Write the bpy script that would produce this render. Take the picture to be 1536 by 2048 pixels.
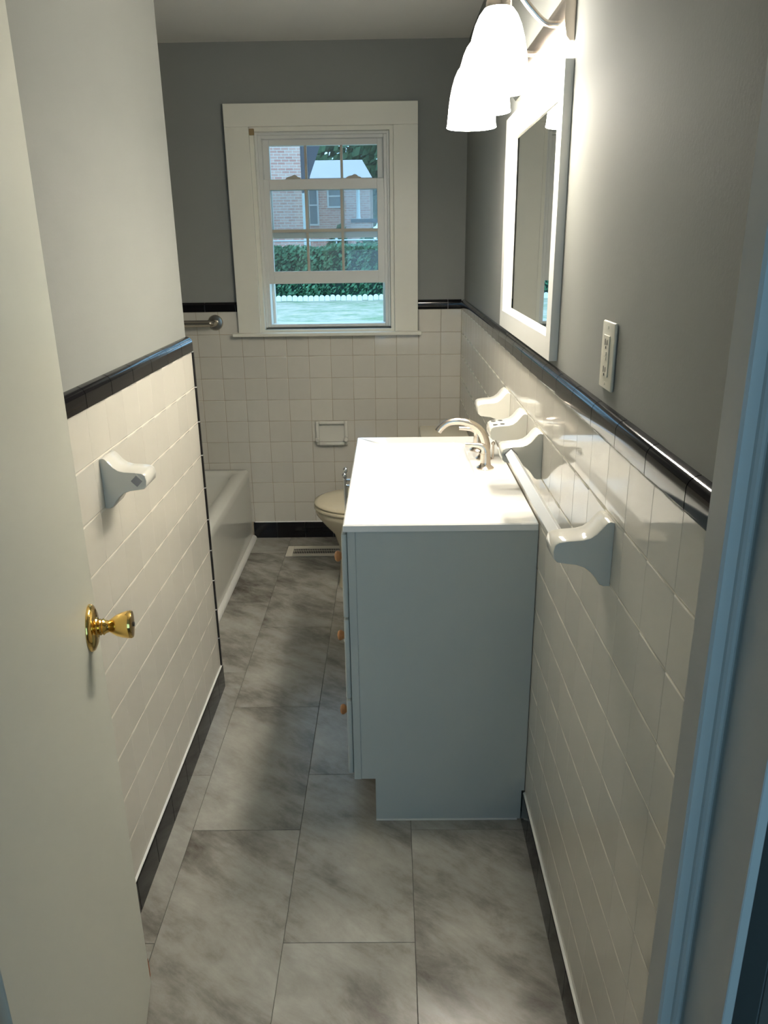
import bpy, bmesh, math, random
from mathutils import Vector, Matrix
random.seed(7)
S = bpy.context.scene
for o in list(bpy.data.objects): bpy.data.objects.remove(o)
COL = S.collection
PI = math.pi

# ---------------------------------------------------------------- camera
CX, CY, CZ = -0.3482, -3.9184, 1.4878
YAW, PITCH, ROLL, F = -0.0115, -0.3319, -0.0141, 1555.17
fw = Vector((math.sin(YAW)*math.cos(PITCH), math.cos(YAW)*math.cos(PITCH), math.sin(PITCH)))
r0 = Vector((math.cos(YAW), -math.sin(YAW), 0)); u0 = r0.cross(fw)
rr = r0*math.cos(ROLL)+u0*math.sin(ROLL); uu = -r0*math.sin(ROLL)+u0*math.cos(ROLL)
cam_d = bpy.data.cameras.new('camera'); cam = bpy.data.objects.new('camera', cam_d); COL.objects.link(cam)
cam_d.sensor_fit = 'HORIZONTAL'; cam_d.sensor_width = 36; cam_d.lens = 36*F/1536; cam_d.clip_start = 0.02; cam_d.clip_end = 300
cam.matrix_world = Matrix(((rr.x,uu.x,-fw.x,CX),(rr.y,uu.y,-fw.y,CY),(rr.z,uu.z,-fw.z,CZ),(0,0,0,1)))
S.camera = cam

# ---------------------------------------------------------------- light
W = bpy.data.worlds.new('dusk_sky'); S.world = W; W.use_nodes = True
bg = W.node_tree.nodes['Background']; bg.inputs[0].default_value = (0.40, 0.74, 1.08, 1); bg.inputs[1].default_value = 3.2
S.view_settings.view_transform = 'Standard'; S.view_settings.look = 'None'
S.view_settings.exposure = 0.0; S.view_settings.gamma = 1.0; S.view_settings.use_curve_mapping = False
LAMP_W = 11.5          # each bulb of the vanity light
SHADE_E = 26.0         # glow of the lit glass shades
def portal(name, loc, rot, sx, sy):
    l = bpy.data.lights.new(name, 'AREA'); l.shape = 'RECTANGLE'; l.size = sx; l.size_y = sy; l.energy = 1
    l.cycles.is_portal = True
    o = bpy.data.objects.new(name, l); COL.objects.link(o); o.location = loc; o.rotation_euler = rot
portal('window_portal', (-0.657, 0.16, 1.53), (-PI/2, 0, 0), 0.7, 0.95)
portal('hall_window_portal', (-.1, -5.02, 1.45), (PI/2, 0, 0), 1.9, 1.5)

# ---------------------------------------------------------------- materials
def new_mat(name):
    m = bpy.data.materials.new(name); m.use_nodes = True
    return m, m.node_tree.nodes, m.node_tree.links, m.node_tree.nodes['Principled BSDF']
def mat(name, col, rough=0.5, metal=0, noise=0.0, nscale=8, bump=0.0, bscale=60, spec=0.5, coat=0, trans=0, emit=None, es=0, rnd=0.0):
    m, N, L, b = new_mat(name)
    b.inputs['Base Color'].default_value = (*col, 1); b.inputs['Roughness'].default_value = rough
    b.inputs['Metallic'].default_value = metal; b.inputs['Specular IOR Level'].default_value = spec
    b.inputs['Coat Weight'].default_value = coat; b.inputs['Coat Roughness'].default_value = 0.04
    b.inputs['Transmission Weight'].default_value = trans
    if emit: b.inputs['Emission Color'].default_value = (*emit, 1); b.inputs['Emission Strength'].default_value = es
    tc = N.new('ShaderNodeTexCoord')
    if noise > 0 or rnd > 0:
        n = N.new('ShaderNodeTexNoise'); n.inputs['Scale'].default_value = nscale; n.inputs['Detail'].default_value = 5
        L.new(tc.outputs['Object'], n.inputs['Vector'])
        r = N.new('ShaderNodeMapRange'); r.inputs['To Min'].default_value = 1-noise; r.inputs['To Max'].default_value = 1+noise
        L.new(n.outputs['Fac'], r.inputs['Value'])
        oi = N.new('ShaderNodeObjectInfo')
        r2 = N.new('ShaderNodeMapRange'); r2.inputs['To Min'].default_value = 1-rnd; r2.inputs['To Max'].default_value = 1+rnd
        L.new(oi.outputs['Random'], r2.inputs['Value'])
        mu = N.new('ShaderNodeMath'); mu.operation = 'MULTIPLY'; L.new(r.outputs[0], mu.inputs[0]); L.new(r2.outputs[0], mu.inputs[1])
        vm = N.new('ShaderNodeVectorMath'); vm.operation = 'SCALE'; vm.inputs[0].default_value = col
        L.new(mu.outputs[0], vm.inputs['Scale']); L.new(vm.outputs[0], b.inputs['Base Color'])
    if bump > 0:
        n = N.new('ShaderNodeTexNoise'); n.inputs['Scale'].default_value = bscale; n.inputs['Detail'].default_value = 4
        L.new(tc.outputs['Object'], n.inputs['Vector'])
        bp = N.new('ShaderNodeBump'); bp.inputs['Strength'].default_value = bump; bp.inputs['Distance'].default_value = 0.002
        L.new(n.outputs['Fac'], bp.inputs['Height']); L.new(bp.outputs[0], b.inputs['Normal'])
    return m
M = dict(
 wall_paint = mat('gray_wall_paint', (0.27,0.275,0.255), 0.75, noise=0.03, bump=0.12, bscale=180, spec=0.2),
 ceil_paint = mat('ceiling_paint', (0.76,0.74,0.69), 0.8, noise=0.02),
 tile = mat('cream_glazed_tile', (0.65,0.62,0.54), 0.055, noise=0.02, nscale=30, rnd=0.03, spec=0.55),
 grout = mat('cream_grout', (0.78,0.72,0.60), 0.7, noise=0.06),
 grout_back = mat('tan_grout', (0.42,0.36,0.26), 0.8, noise=0.25, nscale=6),
 black_tile = mat('black_glazed_tile', (0.006,0.005,0.006), 0.10, spec=0.4),
 black_grout = mat('gray_grout', (0.35,0.33,0.32), 0.6),
 caulk = mat('white_caulk', (0.78,0.77,0.72), 0.5),
 slab = mat('floor_underlay', (0.08,0.072,0.062), 0.8),
 trim = mat('cream_trim_paint', (0.80,0.775,0.66), 0.4, noise=0.02),
 jamb = mat('jamb_paint', (0.50,0.48,0.43), 0.45, noise=0.03),
 door = mat('door_paint', (0.58,0.58,0.495), 0.42, noise=0.03, nscale=3),
 vinyl = mat('white_vinyl', (0.74,0.73,0.67), 0.35),
 muntin = mat('tan_muntin', (0.50,0.46,0.36), 0.4),
 brass = mat('polished_brass', (0.86,0.58,0.18), 0.13, metal=1, noise=0.03),
 nickel = mat('brushed_nickel', (0.68,0.60,0.52), 0.24, metal=1, noise=0.03),
 steel = mat('stainless_steel', (0.55,0.50,0.43), 0.26, metal=1, noise=0.04),
 chrome = mat('chrome', (0.80,0.80,0.82), 0.06, metal=1),
 ceramic = mat('glazed_ceramic', (0.72,0.70,0.62), 0.09, spec=0.6),
 tub = mat('tub_enamel', (0.74,0.73,0.65), 0.10, spec=0.6),
 bone = mat('bone_porcelain', (0.66,0.585,0.42), 0.12, spec=0.6),
 vanity = mat('vanity_paint', (0.50,0.53,0.50), 0.42, noise=0.02),
 cultured = mat('white_cultured_marble', (0.86,0.86,0.83), 0.08, spec=0.6),
 wood_knob = mat('wooden_knob', (0.42,0.19,0.07), 0.4, noise=0.2, nscale=40),
 toe = mat('raw_wood_toe', (0.20,0.12,0.075), 0.6, noise=0.2),
 mirror = mat('mirror_silver', (0.86,0.87,0.84), 0.0, metal=1),
 frame = mat('white_mirror_frame', (0.74,0.73,0.68), 0.30),
 plate = mat('almond_plastic', (0.70,0.67,0.56), 0.35),
 slot = mat('dark_slot', (0.03,0.03,0.03), 0.7),
 register = mat('register_enamel', (0.70,0.66,0.56), 0.4),
 bar = mat('white_plastic_bar', (0.74,0.75,0.73), 0.18),
 chip = mat('bare_wood_chip', (0.45,0.13,0.05), 0.7, noise=0.3, nscale=50),
 bracket_brown = mat('aged_brass', (0.32,0.22,0.10), 0.5, metal=0.4),
 hall_wall = mat('hall_paint', (0.22,0.215,0.205), 0.7, noise=0.02),
 hall_floor = mat('hall_floor', (0.16,0.11,0.07), 0.5, noise=0.2),
 hedge_leaf = mat('hedge_leaf', (0.085,0.215,0.11), 0.7, noise=0.5, nscale=1.5),
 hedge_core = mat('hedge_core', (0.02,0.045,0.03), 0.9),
 tree_leaf = mat('tree_leaf', (0.07,0.15,0.07), 0.7, noise=0.5, nscale=0.6),
 bark = mat('bark', (0.10,0.07,0.05), 0.9, noise=0.3),
 stone = mat('white_edging', (0.80,0.80,0.78), 0.7, noise=0.08),
 roof = mat('gray_shingle', (0.55,0.46,0.46), 0.9, noise=0.08, nscale=3),
 roof_and_shade = mat('dark_fascia_and_shade', (0.07,0.07,0.09), 0.7),
 ext_white = mat('white_house_trim', (0.72,0.72,0.70), 0.6),
 ext_glass = mat('house_glass', (0.25,0.28,0.30), 0.15),
 galv = mat('galvanized_rail', (0.62,0.64,0.66), 0.4, metal=0.3),
)
# frosted lit shade
m, N, L, b = new_mat('lit_frosted_glass'); M['shade'] = m
b.inputs['Base Color'].default_value = (0.9,0.88,0.82,1); b.inputs['Roughness'].default_value = 0.35
b.inputs['Emission Color'].default_value = (1.0,0.95,0.86,1); b.inputs['Emission Strength'].default_value = SHADE_E
# bulb
m, N, L, b = new_mat('lit_bulb'); M['bulb'] = m
b.inputs['Emission Color'].default_value = (1.0,0.92,0.78,1); b.inputs['Emission Strength'].default_value = 30
# glass pane
m, N, L, b = new_mat('window_glass'); M['glass'] = m
for n in list(N):
    if n.type != 'OUTPUT_MATERIAL': N.remove(n)
out = N['Material Output']
tr = N.new('ShaderNodeBsdfTransparent'); tr.inputs[0].default_value = (0.90,0.93,0.93,1)
gl = N.new('ShaderNodeBsdfGlossy'); gl.inputs['Roughness'].default_value = 0.02
fr = N.new('ShaderNodeFresnel'); fr.inputs['IOR'].default_value = 1.5
mx = N.new('ShaderNodeMixShader'); L.new(fr.outputs[0], mx.inputs[0]); L.new(tr.outputs[0], mx.inputs[1]); L.new(gl.outputs[0], mx.inputs[2])
df = N.new('ShaderNodeBsdfDiffuse'); df.inputs[0].default_value = (0.8,0.82,0.85,1)
mx2 = N.new('ShaderNodeMixShader'); mx2.inputs[0].default_value = 0.07; L.new(mx.outputs[0], mx2.inputs[1]); L.new(df.outputs[0], mx2.inputs[2])
L.new(mx2.outputs[0], out.inputs[0])
# floor tile: clouded gray-brown stone look with diagonal veins
m, N, L, b = new_mat('stone_look_floor_tile'); M['floor_tile'] = m
tc = N.new('ShaderNodeTexCoord'); oi = N.new('ShaderNodeObjectInfo')
sc = N.new('ShaderNodeVectorMath'); sc.operation = 'SCALE'; sc.inputs[0].default_value = (37,23,11); L.new(oi.outputs['Random'], sc.inputs['Scale'])
ad = N.new('ShaderNodeVectorMath'); ad.operation = 'ADD'; L.new(tc.outputs['Object'], ad.inputs[0]); L.new(sc.outputs[0], ad.inputs[1])
mp0 = N.new('ShaderNodeMapping'); mp0.inputs['Rotation'].default_value = (0,0,math.radians(38)); L.new(ad.outputs[0], mp0.inputs['Vector'])
mp = N.new('ShaderNodeMapping'); mp.inputs['Scale'].default_value = (1.0,2.6,1)
L.new(mp0.outputs[0], mp.inputs['Vector'])
n1 = N.new('ShaderNodeTexNoise'); n1.inputs['Scale'].default_value = 4.2; n1.inputs['Detail'].default_value = 8; n1.inputs['Roughness'].default_value = 0.68; n1.inputs['Distortion'].default_value = 0.25
L.new(mp.outputs[0], n1.inputs['Vector'])
n2 = N.new('ShaderNodeTexNoise'); n2.inputs['Scale'].default_value = 2.8; n2.inputs['Detail'].default_value = 6; n2.inputs['Roughness'].default_value = 0.6
L.new(ad.outputs[0], n2.inputs['Vector'])
mm = N.new('ShaderNodeMath'); mm.operation = 'ADD'; L.new(n1.outputs['Fac'], mm.inputs[0]); L.new(n2.outputs['Fac'], mm.inputs[1])
rv = N.new('ShaderNodeMapRange'); rv.inputs['To Min'].default_value = -0.08; rv.inputs['To Max'].default_value = 0.08; L.new(oi.outputs['Random'], rv.inputs['Value'])
mm2 = N.new('ShaderNodeMath'); mm2.operation = 'ADD'; L.new(mm.outputs[0], mm2.inputs[0]); L.new(rv.outputs[0], mm2.inputs[1])
cr = N.new('ShaderNodeValToRGB'); E_ = cr.color_ramp.elements
E_[0].position = 0.0; E_[0].color = (0.085,0.073,0.058,1); E_[1].position = 1.0; E_[1].color = (0.42,0.41,0.365,1)
e = E_.new(0.35); e.color = (0.215,0.20,0.172,1); e = E_.new(0.6); e.color = (0.32,0.305,0.268,1)
mr = N.new('ShaderNodeMapRange'); mr.inputs['From Min'].default_value = 0.72; mr.inputs['From Max'].default_value = 1.28
L.new(mm2.outputs[0], mr.inputs['Value']); L.new(mr.outputs[0], cr.inputs[0]); L.new(cr.outputs[0], b.inputs['Base Color'])
b.inputs['Roughness'].default_value = 0.26; b.inputs['Specular IOR Level'].default_value = 0.5
bp = N.new('ShaderNodeBump'); bp.inputs['Strength'].default_value = 0.15; bp.inputs['Distance'].default_value = 0.002; L.new(n2.outputs['Fac'], bp.inputs['Height']); L.new(bp.outputs[0], b.inputs['Normal'])
# house brick (courses too small to pick apart at that distance)
m, N, L, b = new_mat('house_brick'); M['brick'] = m
tc = N.new('ShaderNodeTexCoord'); sp = N.new('ShaderNodeSeparateXYZ'); L.new(tc.outputs['Object'], sp.inputs[0])
cb = N.new('ShaderNodeCombineXYZ'); ax = N.new('ShaderNodeMath'); ax.operation = 'ADD'; L.new(sp.outputs[0], ax.inputs[0]); L.new(sp.outputs[1], ax.inputs[1])
L.new(ax.outputs[0], cb.inputs[0]); L.new(sp.outputs[2], cb.inputs[1])
br = N.new('ShaderNodeTexBrick'); br.inputs['Scale'].default_value = 1; br.inputs['Brick Width'].default_value = 0.30; br.inputs['Row Height'].default_value = 0.105; br.inputs['Mortar Size'].default_value = 0.012
br.inputs['Color1'].default_value = (0.60,0.27,0.22,1); br.inputs['Color2'].default_value = (0.72,0.42,0.35,1); br.inputs['Mortar'].default_value = (0.72,0.62,0.55,1)
L.new(cb.outputs[0], br.inputs['Vector']); L.new(br.outputs['Color'], b.inputs['Base Color']); b.inputs['Roughness'].default_value = 0.9
# lawn
m, N, L, b = new_mat('dry_lawn'); M['lawn'] = m
tc = N.new('ShaderNodeTexCoord'); n1 = N.new('ShaderNodeTexNoise'); n1.inputs['Scale'].default_value = 1.3; n1.inputs['Detail'].default_value = 10; n1.inputs['Roughness'].default_value = 0.75
L.new(tc.outputs['Object'], n1.inputs['Vector']); cr = N.new('ShaderNodeValToRGB'); E_ = cr.color_ramp.elements
E_[0].position = 0.36; E_[0].color = (0.20,0.27,0.15,1); E_[1].position = 0.62; E_[1].color = (0.50,0.43,0.36,1)
L.new(n1.outputs['Fac'], cr.inputs[0]); L.new(cr.outputs[0], b.inputs['Base Color']); b.inputs['Roughness'].default_value = 0.95; b.inputs['Specular IOR Level'].default_value = 0.1

# ---------------------------------------------------------------- helpers
def tag(o, label=None, cat=None, group=None, kind=None):
    if label: o['label'] = label
    if cat: o['category'] = cat
    if group: o['group'] = group
    if kind: o['kind'] = kind
    return o
def empty(name, loc=(0,0,0), label=None, cat=None, group=None, kind=None, rz=0):
    o = bpy.data.objects.new(name, None); o.empty_display_size = 0.05; COL.objects.link(o)
    o.location = loc; o.rotation_euler = (0,0,rz); return tag(o, label, cat, group, kind)
def link(name, me, parent=None, loc=(0,0,0), rot=(0,0,0)):
    o = bpy.data.objects.new(name, me); COL.objects.link(o); o.location = loc; o.rotation_euler = rot
    if parent: o.parent = parent
    return o
class MB:
    def __init__(s): s.v = []; s.f = []
    def add(s, vs, fs):
        n = len(s.v); s.v += [tuple(a) for a in vs]; s.f += [tuple(i+n for i in f) for f in fs]; return s
    def box(s, x0, x1, y0, y1, z0, z1):
        if x0 > x1: x0, x1 = x1, x0
        if y0 > y1: y0, y1 = y1, y0
        if z0 > z1: z0, z1 = z1, z0
        return s.add([(x0,y0,z0),(x1,y0,z0),(x1,y1,z0),(x0,y1,z0),(x0,y0,z1),(x1,y0,z1),(x1,y1,z1),(x0,y1,z1)],
            [(0,3,2,1),(4,5,6,7),(0,1,5,4),(1,2,6,5),(2,3,7,6),(3,0,4,7)])
    def prism(s, pts, a, b, fn):
        """closed profile pts (p,q) swept from a to b; fn(p,q,t)->xyz"""
        n = len(pts)
        return s.add([fn(p,q,a) for p,q in pts]+[fn(p,q,b) for p,q in pts],
            [(i,(i+1)%n,(i+1)%n+n,i+n) for i in range(n)]+[tuple(range(n))[::-1], tuple(range(n,2*n))])
    def lathe(s, prof, base=(0,0,0), axis=(0,0,1), n=32, cap=True):
        ax = Vector(axis).normalized(); t = Vector((0,0,1)) if abs(ax.z) < .9 else Vector((1,0,0))
        e1 = ax.cross(t).normalized(); e2 = ax.cross(e1); b0 = Vector(base); vs = []; fs = []
        for r, h in prof:
            for k in range(n):
                a = 2*PI*k/n; vs.append(b0+ax*h+(e1*math.cos(a)+e2*math.sin(a))*r)
        for j in range(len(prof)-1):
            for k in range(n):
                fs.append((j*n+k, j*n+(k+1)%n, (j+1)*n+(k+1)%n, (j+1)*n+k))
        if cap:
            fs.append(tuple(range(n))[::-1]); fs.append(tuple((len(prof)-1)*n+k for k in range(n)))
        return s.add(vs, fs)
    def tube(s, pts, rad, n=16, sub=0):
        P = [Vector(p) for p in pts]; R_ = rad if isinstance(rad,(list,tuple)) else [rad]*len(P)
        if sub:
            Q = []; RQ = []
            for i in range(len(P)-1):
                p0 = P[max(i-1,0)]; p1 = P[i]; p2 = P[i+1]; p3 = P[min(i+2,len(P)-1)]
                for k in range(sub):
                    t = k/sub; Q.append(0.5*((2*p1)+(p2-p0)*t+(2*p0-5*p1+4*p2-p3)*t*t+(3*p1-p0-3*p2+p3)*t**3)); RQ.append(R_[i]*(1-t)+R_[i+1]*t)
            Q.append(P[-1]); RQ.append(R_[-1]); P, R_ = Q, RQ
        vs = []; fs = []; up = None
        for i, p in enumerate(P):
            d = (P[min(i+1,len(P)-1)]-P[max(i-1,0)]).normalized()
            if up is None: up = d.orthogonal().normalized()
            up = (up-d*up.dot(d)).normalized(); sd = d.cross(up)
            for k in range(n):
                a = 2*PI*k/n; vs.append(p+(up*math.cos(a)+sd*math.sin(a))*R_[i])
        for j in range(len(P)-1):
            for k in range(n): fs.append((j*n+k, j*n+(k+1)%n, (j+1)*n+(k+1)%n, (j+1)*n+k))
        fs.append(tuple(range(n))[::-1]); fs.append(tuple((len(P)-1)*n+k for k in range(n)))
        return s.add(vs, fs)
    def mesh(s, name, m, smooth=False, bevel=0, seg=2, fix=True, ang=40):
        me = bpy.data.meshes.new(name); me.from_pydata(s.v, [], s.f)
        if fix or bevel:
            bm = bmesh.new(); bm.from_mesh(me)
            bmesh.ops.recalc_face_normals(bm, faces=bm.faces)
            if bevel:
                es = [e for e in bm.edges if len(e.link_faces) == 2 and e.calc_face_angle(0) > math.radians(30)]
                bmesh.ops.bevel(bm, geom=es, offset=bevel, segments=seg, affect='EDGES', profile=0.5, clamp_overlap=True)
            if smooth:
                for f in bm.faces: f.smooth = True
                for e in bm.edges:
                    if len(e.link_faces) == 2 and e.calc_face_angle(0) > math.radians(ang): e.smooth = False
            bm.to_mesh(me); bm.free()
        me.materials.append(m); return me
    def obj(s, name, m, parent=None, smooth=False, bevel=0, seg=2, fix=True, loc=(0,0,0), rot=(0,0,0), ang=40):
        return link(name, s.mesh(name, m, smooth, bevel, seg, fix, ang), parent, loc, rot)
def B(*a): return MB().box(*a)

# ---------------------------------------------------------------- sizes
T = 0.1095; ZB = 0.088; ZC = ZB+10*T; CAP = 0.0454; ZT = ZC+CAP; WD = 0.0132; CP = 0.1504
H = 2.344; XL = -0.96; YE = -1.5064; YF = -3.328; XA = -1.87
TC0 = -3.0375; CJ0 = -3.0456; LJ0 = -2.385
WX0, WX1, WZ0, WZ1 = -0.985, -0.327, 1.094, 1.999       # window opening

# ---------------------------------------------------------------- room shell
floor = B(XA-.15, 0.17, -3.468, 0.17, -0.12, -0.0015).obj('floor', M['slab']); tag(floor, kind='structure')
ceiling = B(XA-.15, 0.17, -3.33, 0.17, H, H+0.1).obj('ceiling', M['ceil_paint']); tag(ceiling, kind='structure')
wall_right = B(WD, 0.17, YF, 0.17, 0, H).obj('wall_right', M['wall_paint']); tag(wall_right, kind='structure')
g = MB()
for a in [(XA-.15,WX0,WD,.17,0,H),(WX1,WD,WD,.17,0,H),(WX0,WX1,WD,.17,0,WZ0),(WX0,WX1,WD,.17,WZ1,H)]: g.box(*a)
wall_back = g.obj('wall_back', M['wall_paint']); tag(wall_back, kind='structure')
wall_left = B(XL-0.12, XL-WD, YF, YE-0.004, 0, H).obj('wall_left', M['wall_paint']); tag(wall_left, kind='structure')
w = B(XA-.15, XA, -1.62, WD, 0, H).obj('wall_alcove', M['wall_paint']); tag(w, kind='structure')
w = B(XA, XL-0.12, -1.62, YE-0.004, 0, H).obj('wall_alcove_end', M['wall_paint']); tag(w, kind='structure')
g = MB(); XJ0, XJ1 = -0.76, -0.0925; ZD = 2.04
g.box(XL-.12, XJ0-.02, -3.453, YF, 0, H).box(XJ1+.036, 0.17, -3.453, YF, 0, H).box(XJ1+.0085, XJ1+.036, -3.372, YF, 0, H).box(XJ0-.02, XJ1+.02, -3.453, YF, ZD+.02, H)  # narrow slot beside the right jamb is shaped to make a strip of shade
wall_front = g.obj('wall_front', M['wall_paint']); tag(wall_front, kind='structure')

# wall tiles --------------------------------------------------------------
cache = {}
def tile_mesh(w, h, m, tight):
    k = (round(w,4), round(h,4), m.name, tight)
    if k not in cache:
        g = 0.0007; e1 = 0.0012; e2 = 0.0032; vs = []
        for ins, d in ((g,0.0035),(g+.0001,0.0012),(g+e1,0.0003),(g+e2,0.0)):
            iu = ins*.22 if tight else ins
            vs += [(-w/2+iu,d,-h/2+ins),(w/2-iu,d,-h/2+ins),(w/2-iu,d,h/2-ins),(-w/2+iu,d,h/2-ins)]
        fs = []
        for j in range(3):
            for i in range(4): fs.append((j*4+i, j*4+(i+1)%4, (j+1)*4+(i+1)%4, (j+1)*4+i))
        fs.append((12,13,14,15))
        me = MB().add(vs, fs).mesh('tile', m, fix=True)
        for p in me.polygons: p.use_smooth = len(p.vertices) == 4 and p.area < 1e-3
        cache[k] = me
    return cache[k]
def place_tile(parent, side, a0, a1, z0, z1, name='tile', m=None):
    me = tile_mesh(a1-a0, z1-z0, m or M['tile'], side != 'back'); c = (a0+a1)/2; z = (z0+z1)/2; j = lambda s: random.uniform(-s, s)
    if side == 'back': return link(name, me, parent, (c,0,z), (j(.0005),0,j(.0005)))
    if side == 'right': return link(name, me, parent, (0,c,z), (0,j(.0005),-PI/2+j(.0005)))
    if side == 'left': return link(name, me, parent, (XL,c,z), (0,j(.0005),PI/2+j(.0005)))
cap_prof = [(-WD,0),(0.0,0),(0.0032,0.0012),(0.0042,0.004),(0.0042,0.028)]+[(-WD+0.0174*math.cos(a), 0.028+0.0174*math.sin(a)) for a in [PI/2*k/6 for k in range(1,7)]]
base_prof = [(-0.004,0.0),(0.0075,0.0),(0.0062,ZB-0.006),(0.0055,ZB-0.0022),(0.004,ZB-0.0006),(-0.004,ZB-0.0006)]
def strip_mesh(prof, w, m, name):
    k = (name, round(w,4))
    if k not in cache:
        g = 0.0011
        me = MB().prism(prof, -w/2+g, w/2-g, lambda p,q,t: (t,-p,q)).mesh(name, m, smooth=True, ang=35); cache[k] = me
    return cache[k]
def place_strip(parent, side, a0, a1, z0, prof, m, name):
    me = strip_mesh(prof, a1-a0, m, name); c = (a0+a1)/2
    loc, rz = {'back':((c,0,z0),0), 'right':((0,c,z0),-PI/2), 'left':((XL,c,z0),PI/2)}[side]
    return link(name, me, parent, loc, (0,0,rz))
def grid(a, b, j0, step):
    """joint positions j0+k*step clipped to [a,b]"""
    k = math.floor((a-j0)/step); out = [a]
    while True:
        k += 1; x = j0+k*step
        if x >= b-1e-6: break
        if x > a+0.004: out.append(x)
    if b-out[-1] < 0.004: out.pop()
    out.append(b); return list(zip(out[:-1], out[1:]))
# right wall
B(0.0009, WD, YF, 0, 0, ZC+0.002).obj('grout', M['grout'], wall_right)
B(0.0005, WD+.001, YF, 0, ZC+0.001, ZT-0.012).obj('cap_grout', M['black_grout'], wall_right)
for a0, a1 in grid(YF, 0, TC0, T):
    for r in range(10):
        z0 = ZB+r*T
        if a1 < -1.36 and a0 > -2.19 and z0+T < 0.86: continue       # behind the vanity
        place_tile(wall_right, 'right', a0, a1, z0, z0+T)
for a0, a1 in grid(YF, 0, CJ0, CP): place_strip(wall_right, 'right', a0, a1, ZC, cap_prof, M['black_tile'], 'cap_tile')
for a0, a1 in grid(YF, -2.186, CJ0+.02, CP)+grid(-1.31, 0, -1.31, CP): place_strip(wall_right, 'right', a0, a1, 0, base_prof, M['black_tile'], 'base_tile')
def caulk_bead(parent, side, a, b):
    pr = [(0.0,ZB-0.0008),(0.0048,ZB-0.0009),(0.0044,ZB+0.0004),(0.002,ZB+0.0025),(0.0,ZB+0.0032)]
    n = 14; g = MB()
    for i in range(n):
        t0 = a+(b-a)*i/n; t1 = a+(b-a)*(i+1)/n
        f = {'back':lambda p,q,t:(t,-p,q),'right':lambda p,q,t:(-p,t,q),'left':lambda p,q,t:(XL+p,t,q)}[side]
        g.prism(pr, t0, t1, f)
    g.obj('caulk_bead', M['caulk'], parent)
caulk_bead(wall_right, 'right', YF, -2.186); caulk_bead(wall_right, 'right', -1.31, -0.01)
# left wall
B(XL-WD, XL-0.0009, YF, YE-.001, 0, ZC+0.002).obj('grout', M['grout'], wall_left)
B(XL-WD-.001, XL-0.0005, YF, YE-.001, ZC+0.001, ZT-0.012).obj('cap_grout', M['black_grout'], wall_left)
for a0, a1 in grid(YF, YE, YE, T):
    for r in range(10): place_tile(wall_left, 'left', a0, a1, ZB+r*T, ZB+(r+1)*T)
for a0, a1 in grid(YF, YE+.006, LJ0, CP): place_strip(wall_left, 'left', a0, a1, ZC, cap_prof, M['black_tile'], 'cap_tile')
for a0, a1 in grid(YF, YE+.012, LJ0+.05, CP): place_strip(wall_left, 'left', a0, a1, 0, base_prof, M['black_tile'], 'base_tile')
caulk_bead(wall_left, 'left', YF, YE+.011)
g = MB()
for r in range(10): g.box(XL-WD, XL+0.0055, YE+.0005, YE+0.008, ZB+r*T+.0018, ZB+(r+1)*T-.0018)
g.obj('edge_trim', M['black_tile'], wall_left)
B(XL-WD, XL+.0045, YE+.001, YE+.0075, ZB, ZC).obj('edge_grout', M['caulk'], wall_left)
# back wall
tub_x = -1.098
g = MB(); g.box(XA,WX0-.12,.0009,WD,0,ZC+.002).box(WX1+.12,.0009,.0009,WD,0,ZC+.002).box(WX0-.12,WX1+.12,.0009,WD,0,1.068)
g.obj('grout', M['grout_back'], wall_back)
g = MB(); g.box(XA,-1.098,.0005,WD+.001,ZC+.001,ZT-.012).box(-.213,0,.0005,WD+.001,ZC+.001,ZT-.012); g.obj('cap_grout', M['black_grout'], wall_back)
for a0, a1 in grid(XA, 0, -0.5383, T):
    for r in range(10):
        z0, z1 = ZB+r*T, ZB+(r+1)*T; b0, b1 = a0, a1
        if a1 < tub_x-.02 and z1 < 0.37: continue
        if z1 > 1.075:
            lo, hi = -1.0945, -0.2165
            if b0 >= lo and b1 <= hi: continue
            if b0 < lo < b1: b1 = lo
            if b0 < hi < b1: b0 = hi
            if b1-b0 < .006: continue
        place_tile(wall_back, 'back', b0, b1, z0, z1)
for a0, a1 in grid(XA, -1.0965, -1.2568, CP)+grid(-.2145, -.0001, -.067, CP): place_strip(wall_back, 'back', a0, a1, ZC, cap_prof, M['black_tile'], 'cap_tile')
for a0, a1 in grid(-1.092, -.009, -.9676, CP): place_strip(wall_back, 'back', a0, a1, 0, base_prof, M['black_tile'], 'base_tile')
caulk_bead(wall_back, 'back', -1.085, -.009)
# floor tiles
def floor_tile(x0, x1, y0, y1):
    k = ('ft', round(x1-x0,4), round(y1-y0,4))
    if k not in cache:
        w, h = x1-x0, y1-y0; g = 0.0006; vs = []
        for ins, z in ((g,-.0015),(g,-.0006),(g+.0008,0.0)):
            vs += [(-w/2+ins,-h/2+ins,z),(w/2-ins,-h/2+ins,z),(w/2-ins,h/2-ins,z),(-w/2+ins,h/2-ins,z)]
        fs = [(j*4+i, j*4+(i+1)%4, (j+1)*4+(i+1)%4, (j+1)*4+i) for j in range(2) for i in range(4)]+[(8,9,10,11)]
        cache[k] = MB().add(vs, fs).mesh('floor_tile', M['floor_tile'])
    return link('floor_tile', cache[k], floor, ((x0+x1)/2,(y0+y1)/2,0))
FW, FL = 0.2965, 0.5893
cols = [(-0.307,-0.0005,-2.222),(-0.605,-0.307,-2.578),(-0.8955,-0.605,-2.2195),(-1.10,-0.8955,-2.578)]
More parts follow.
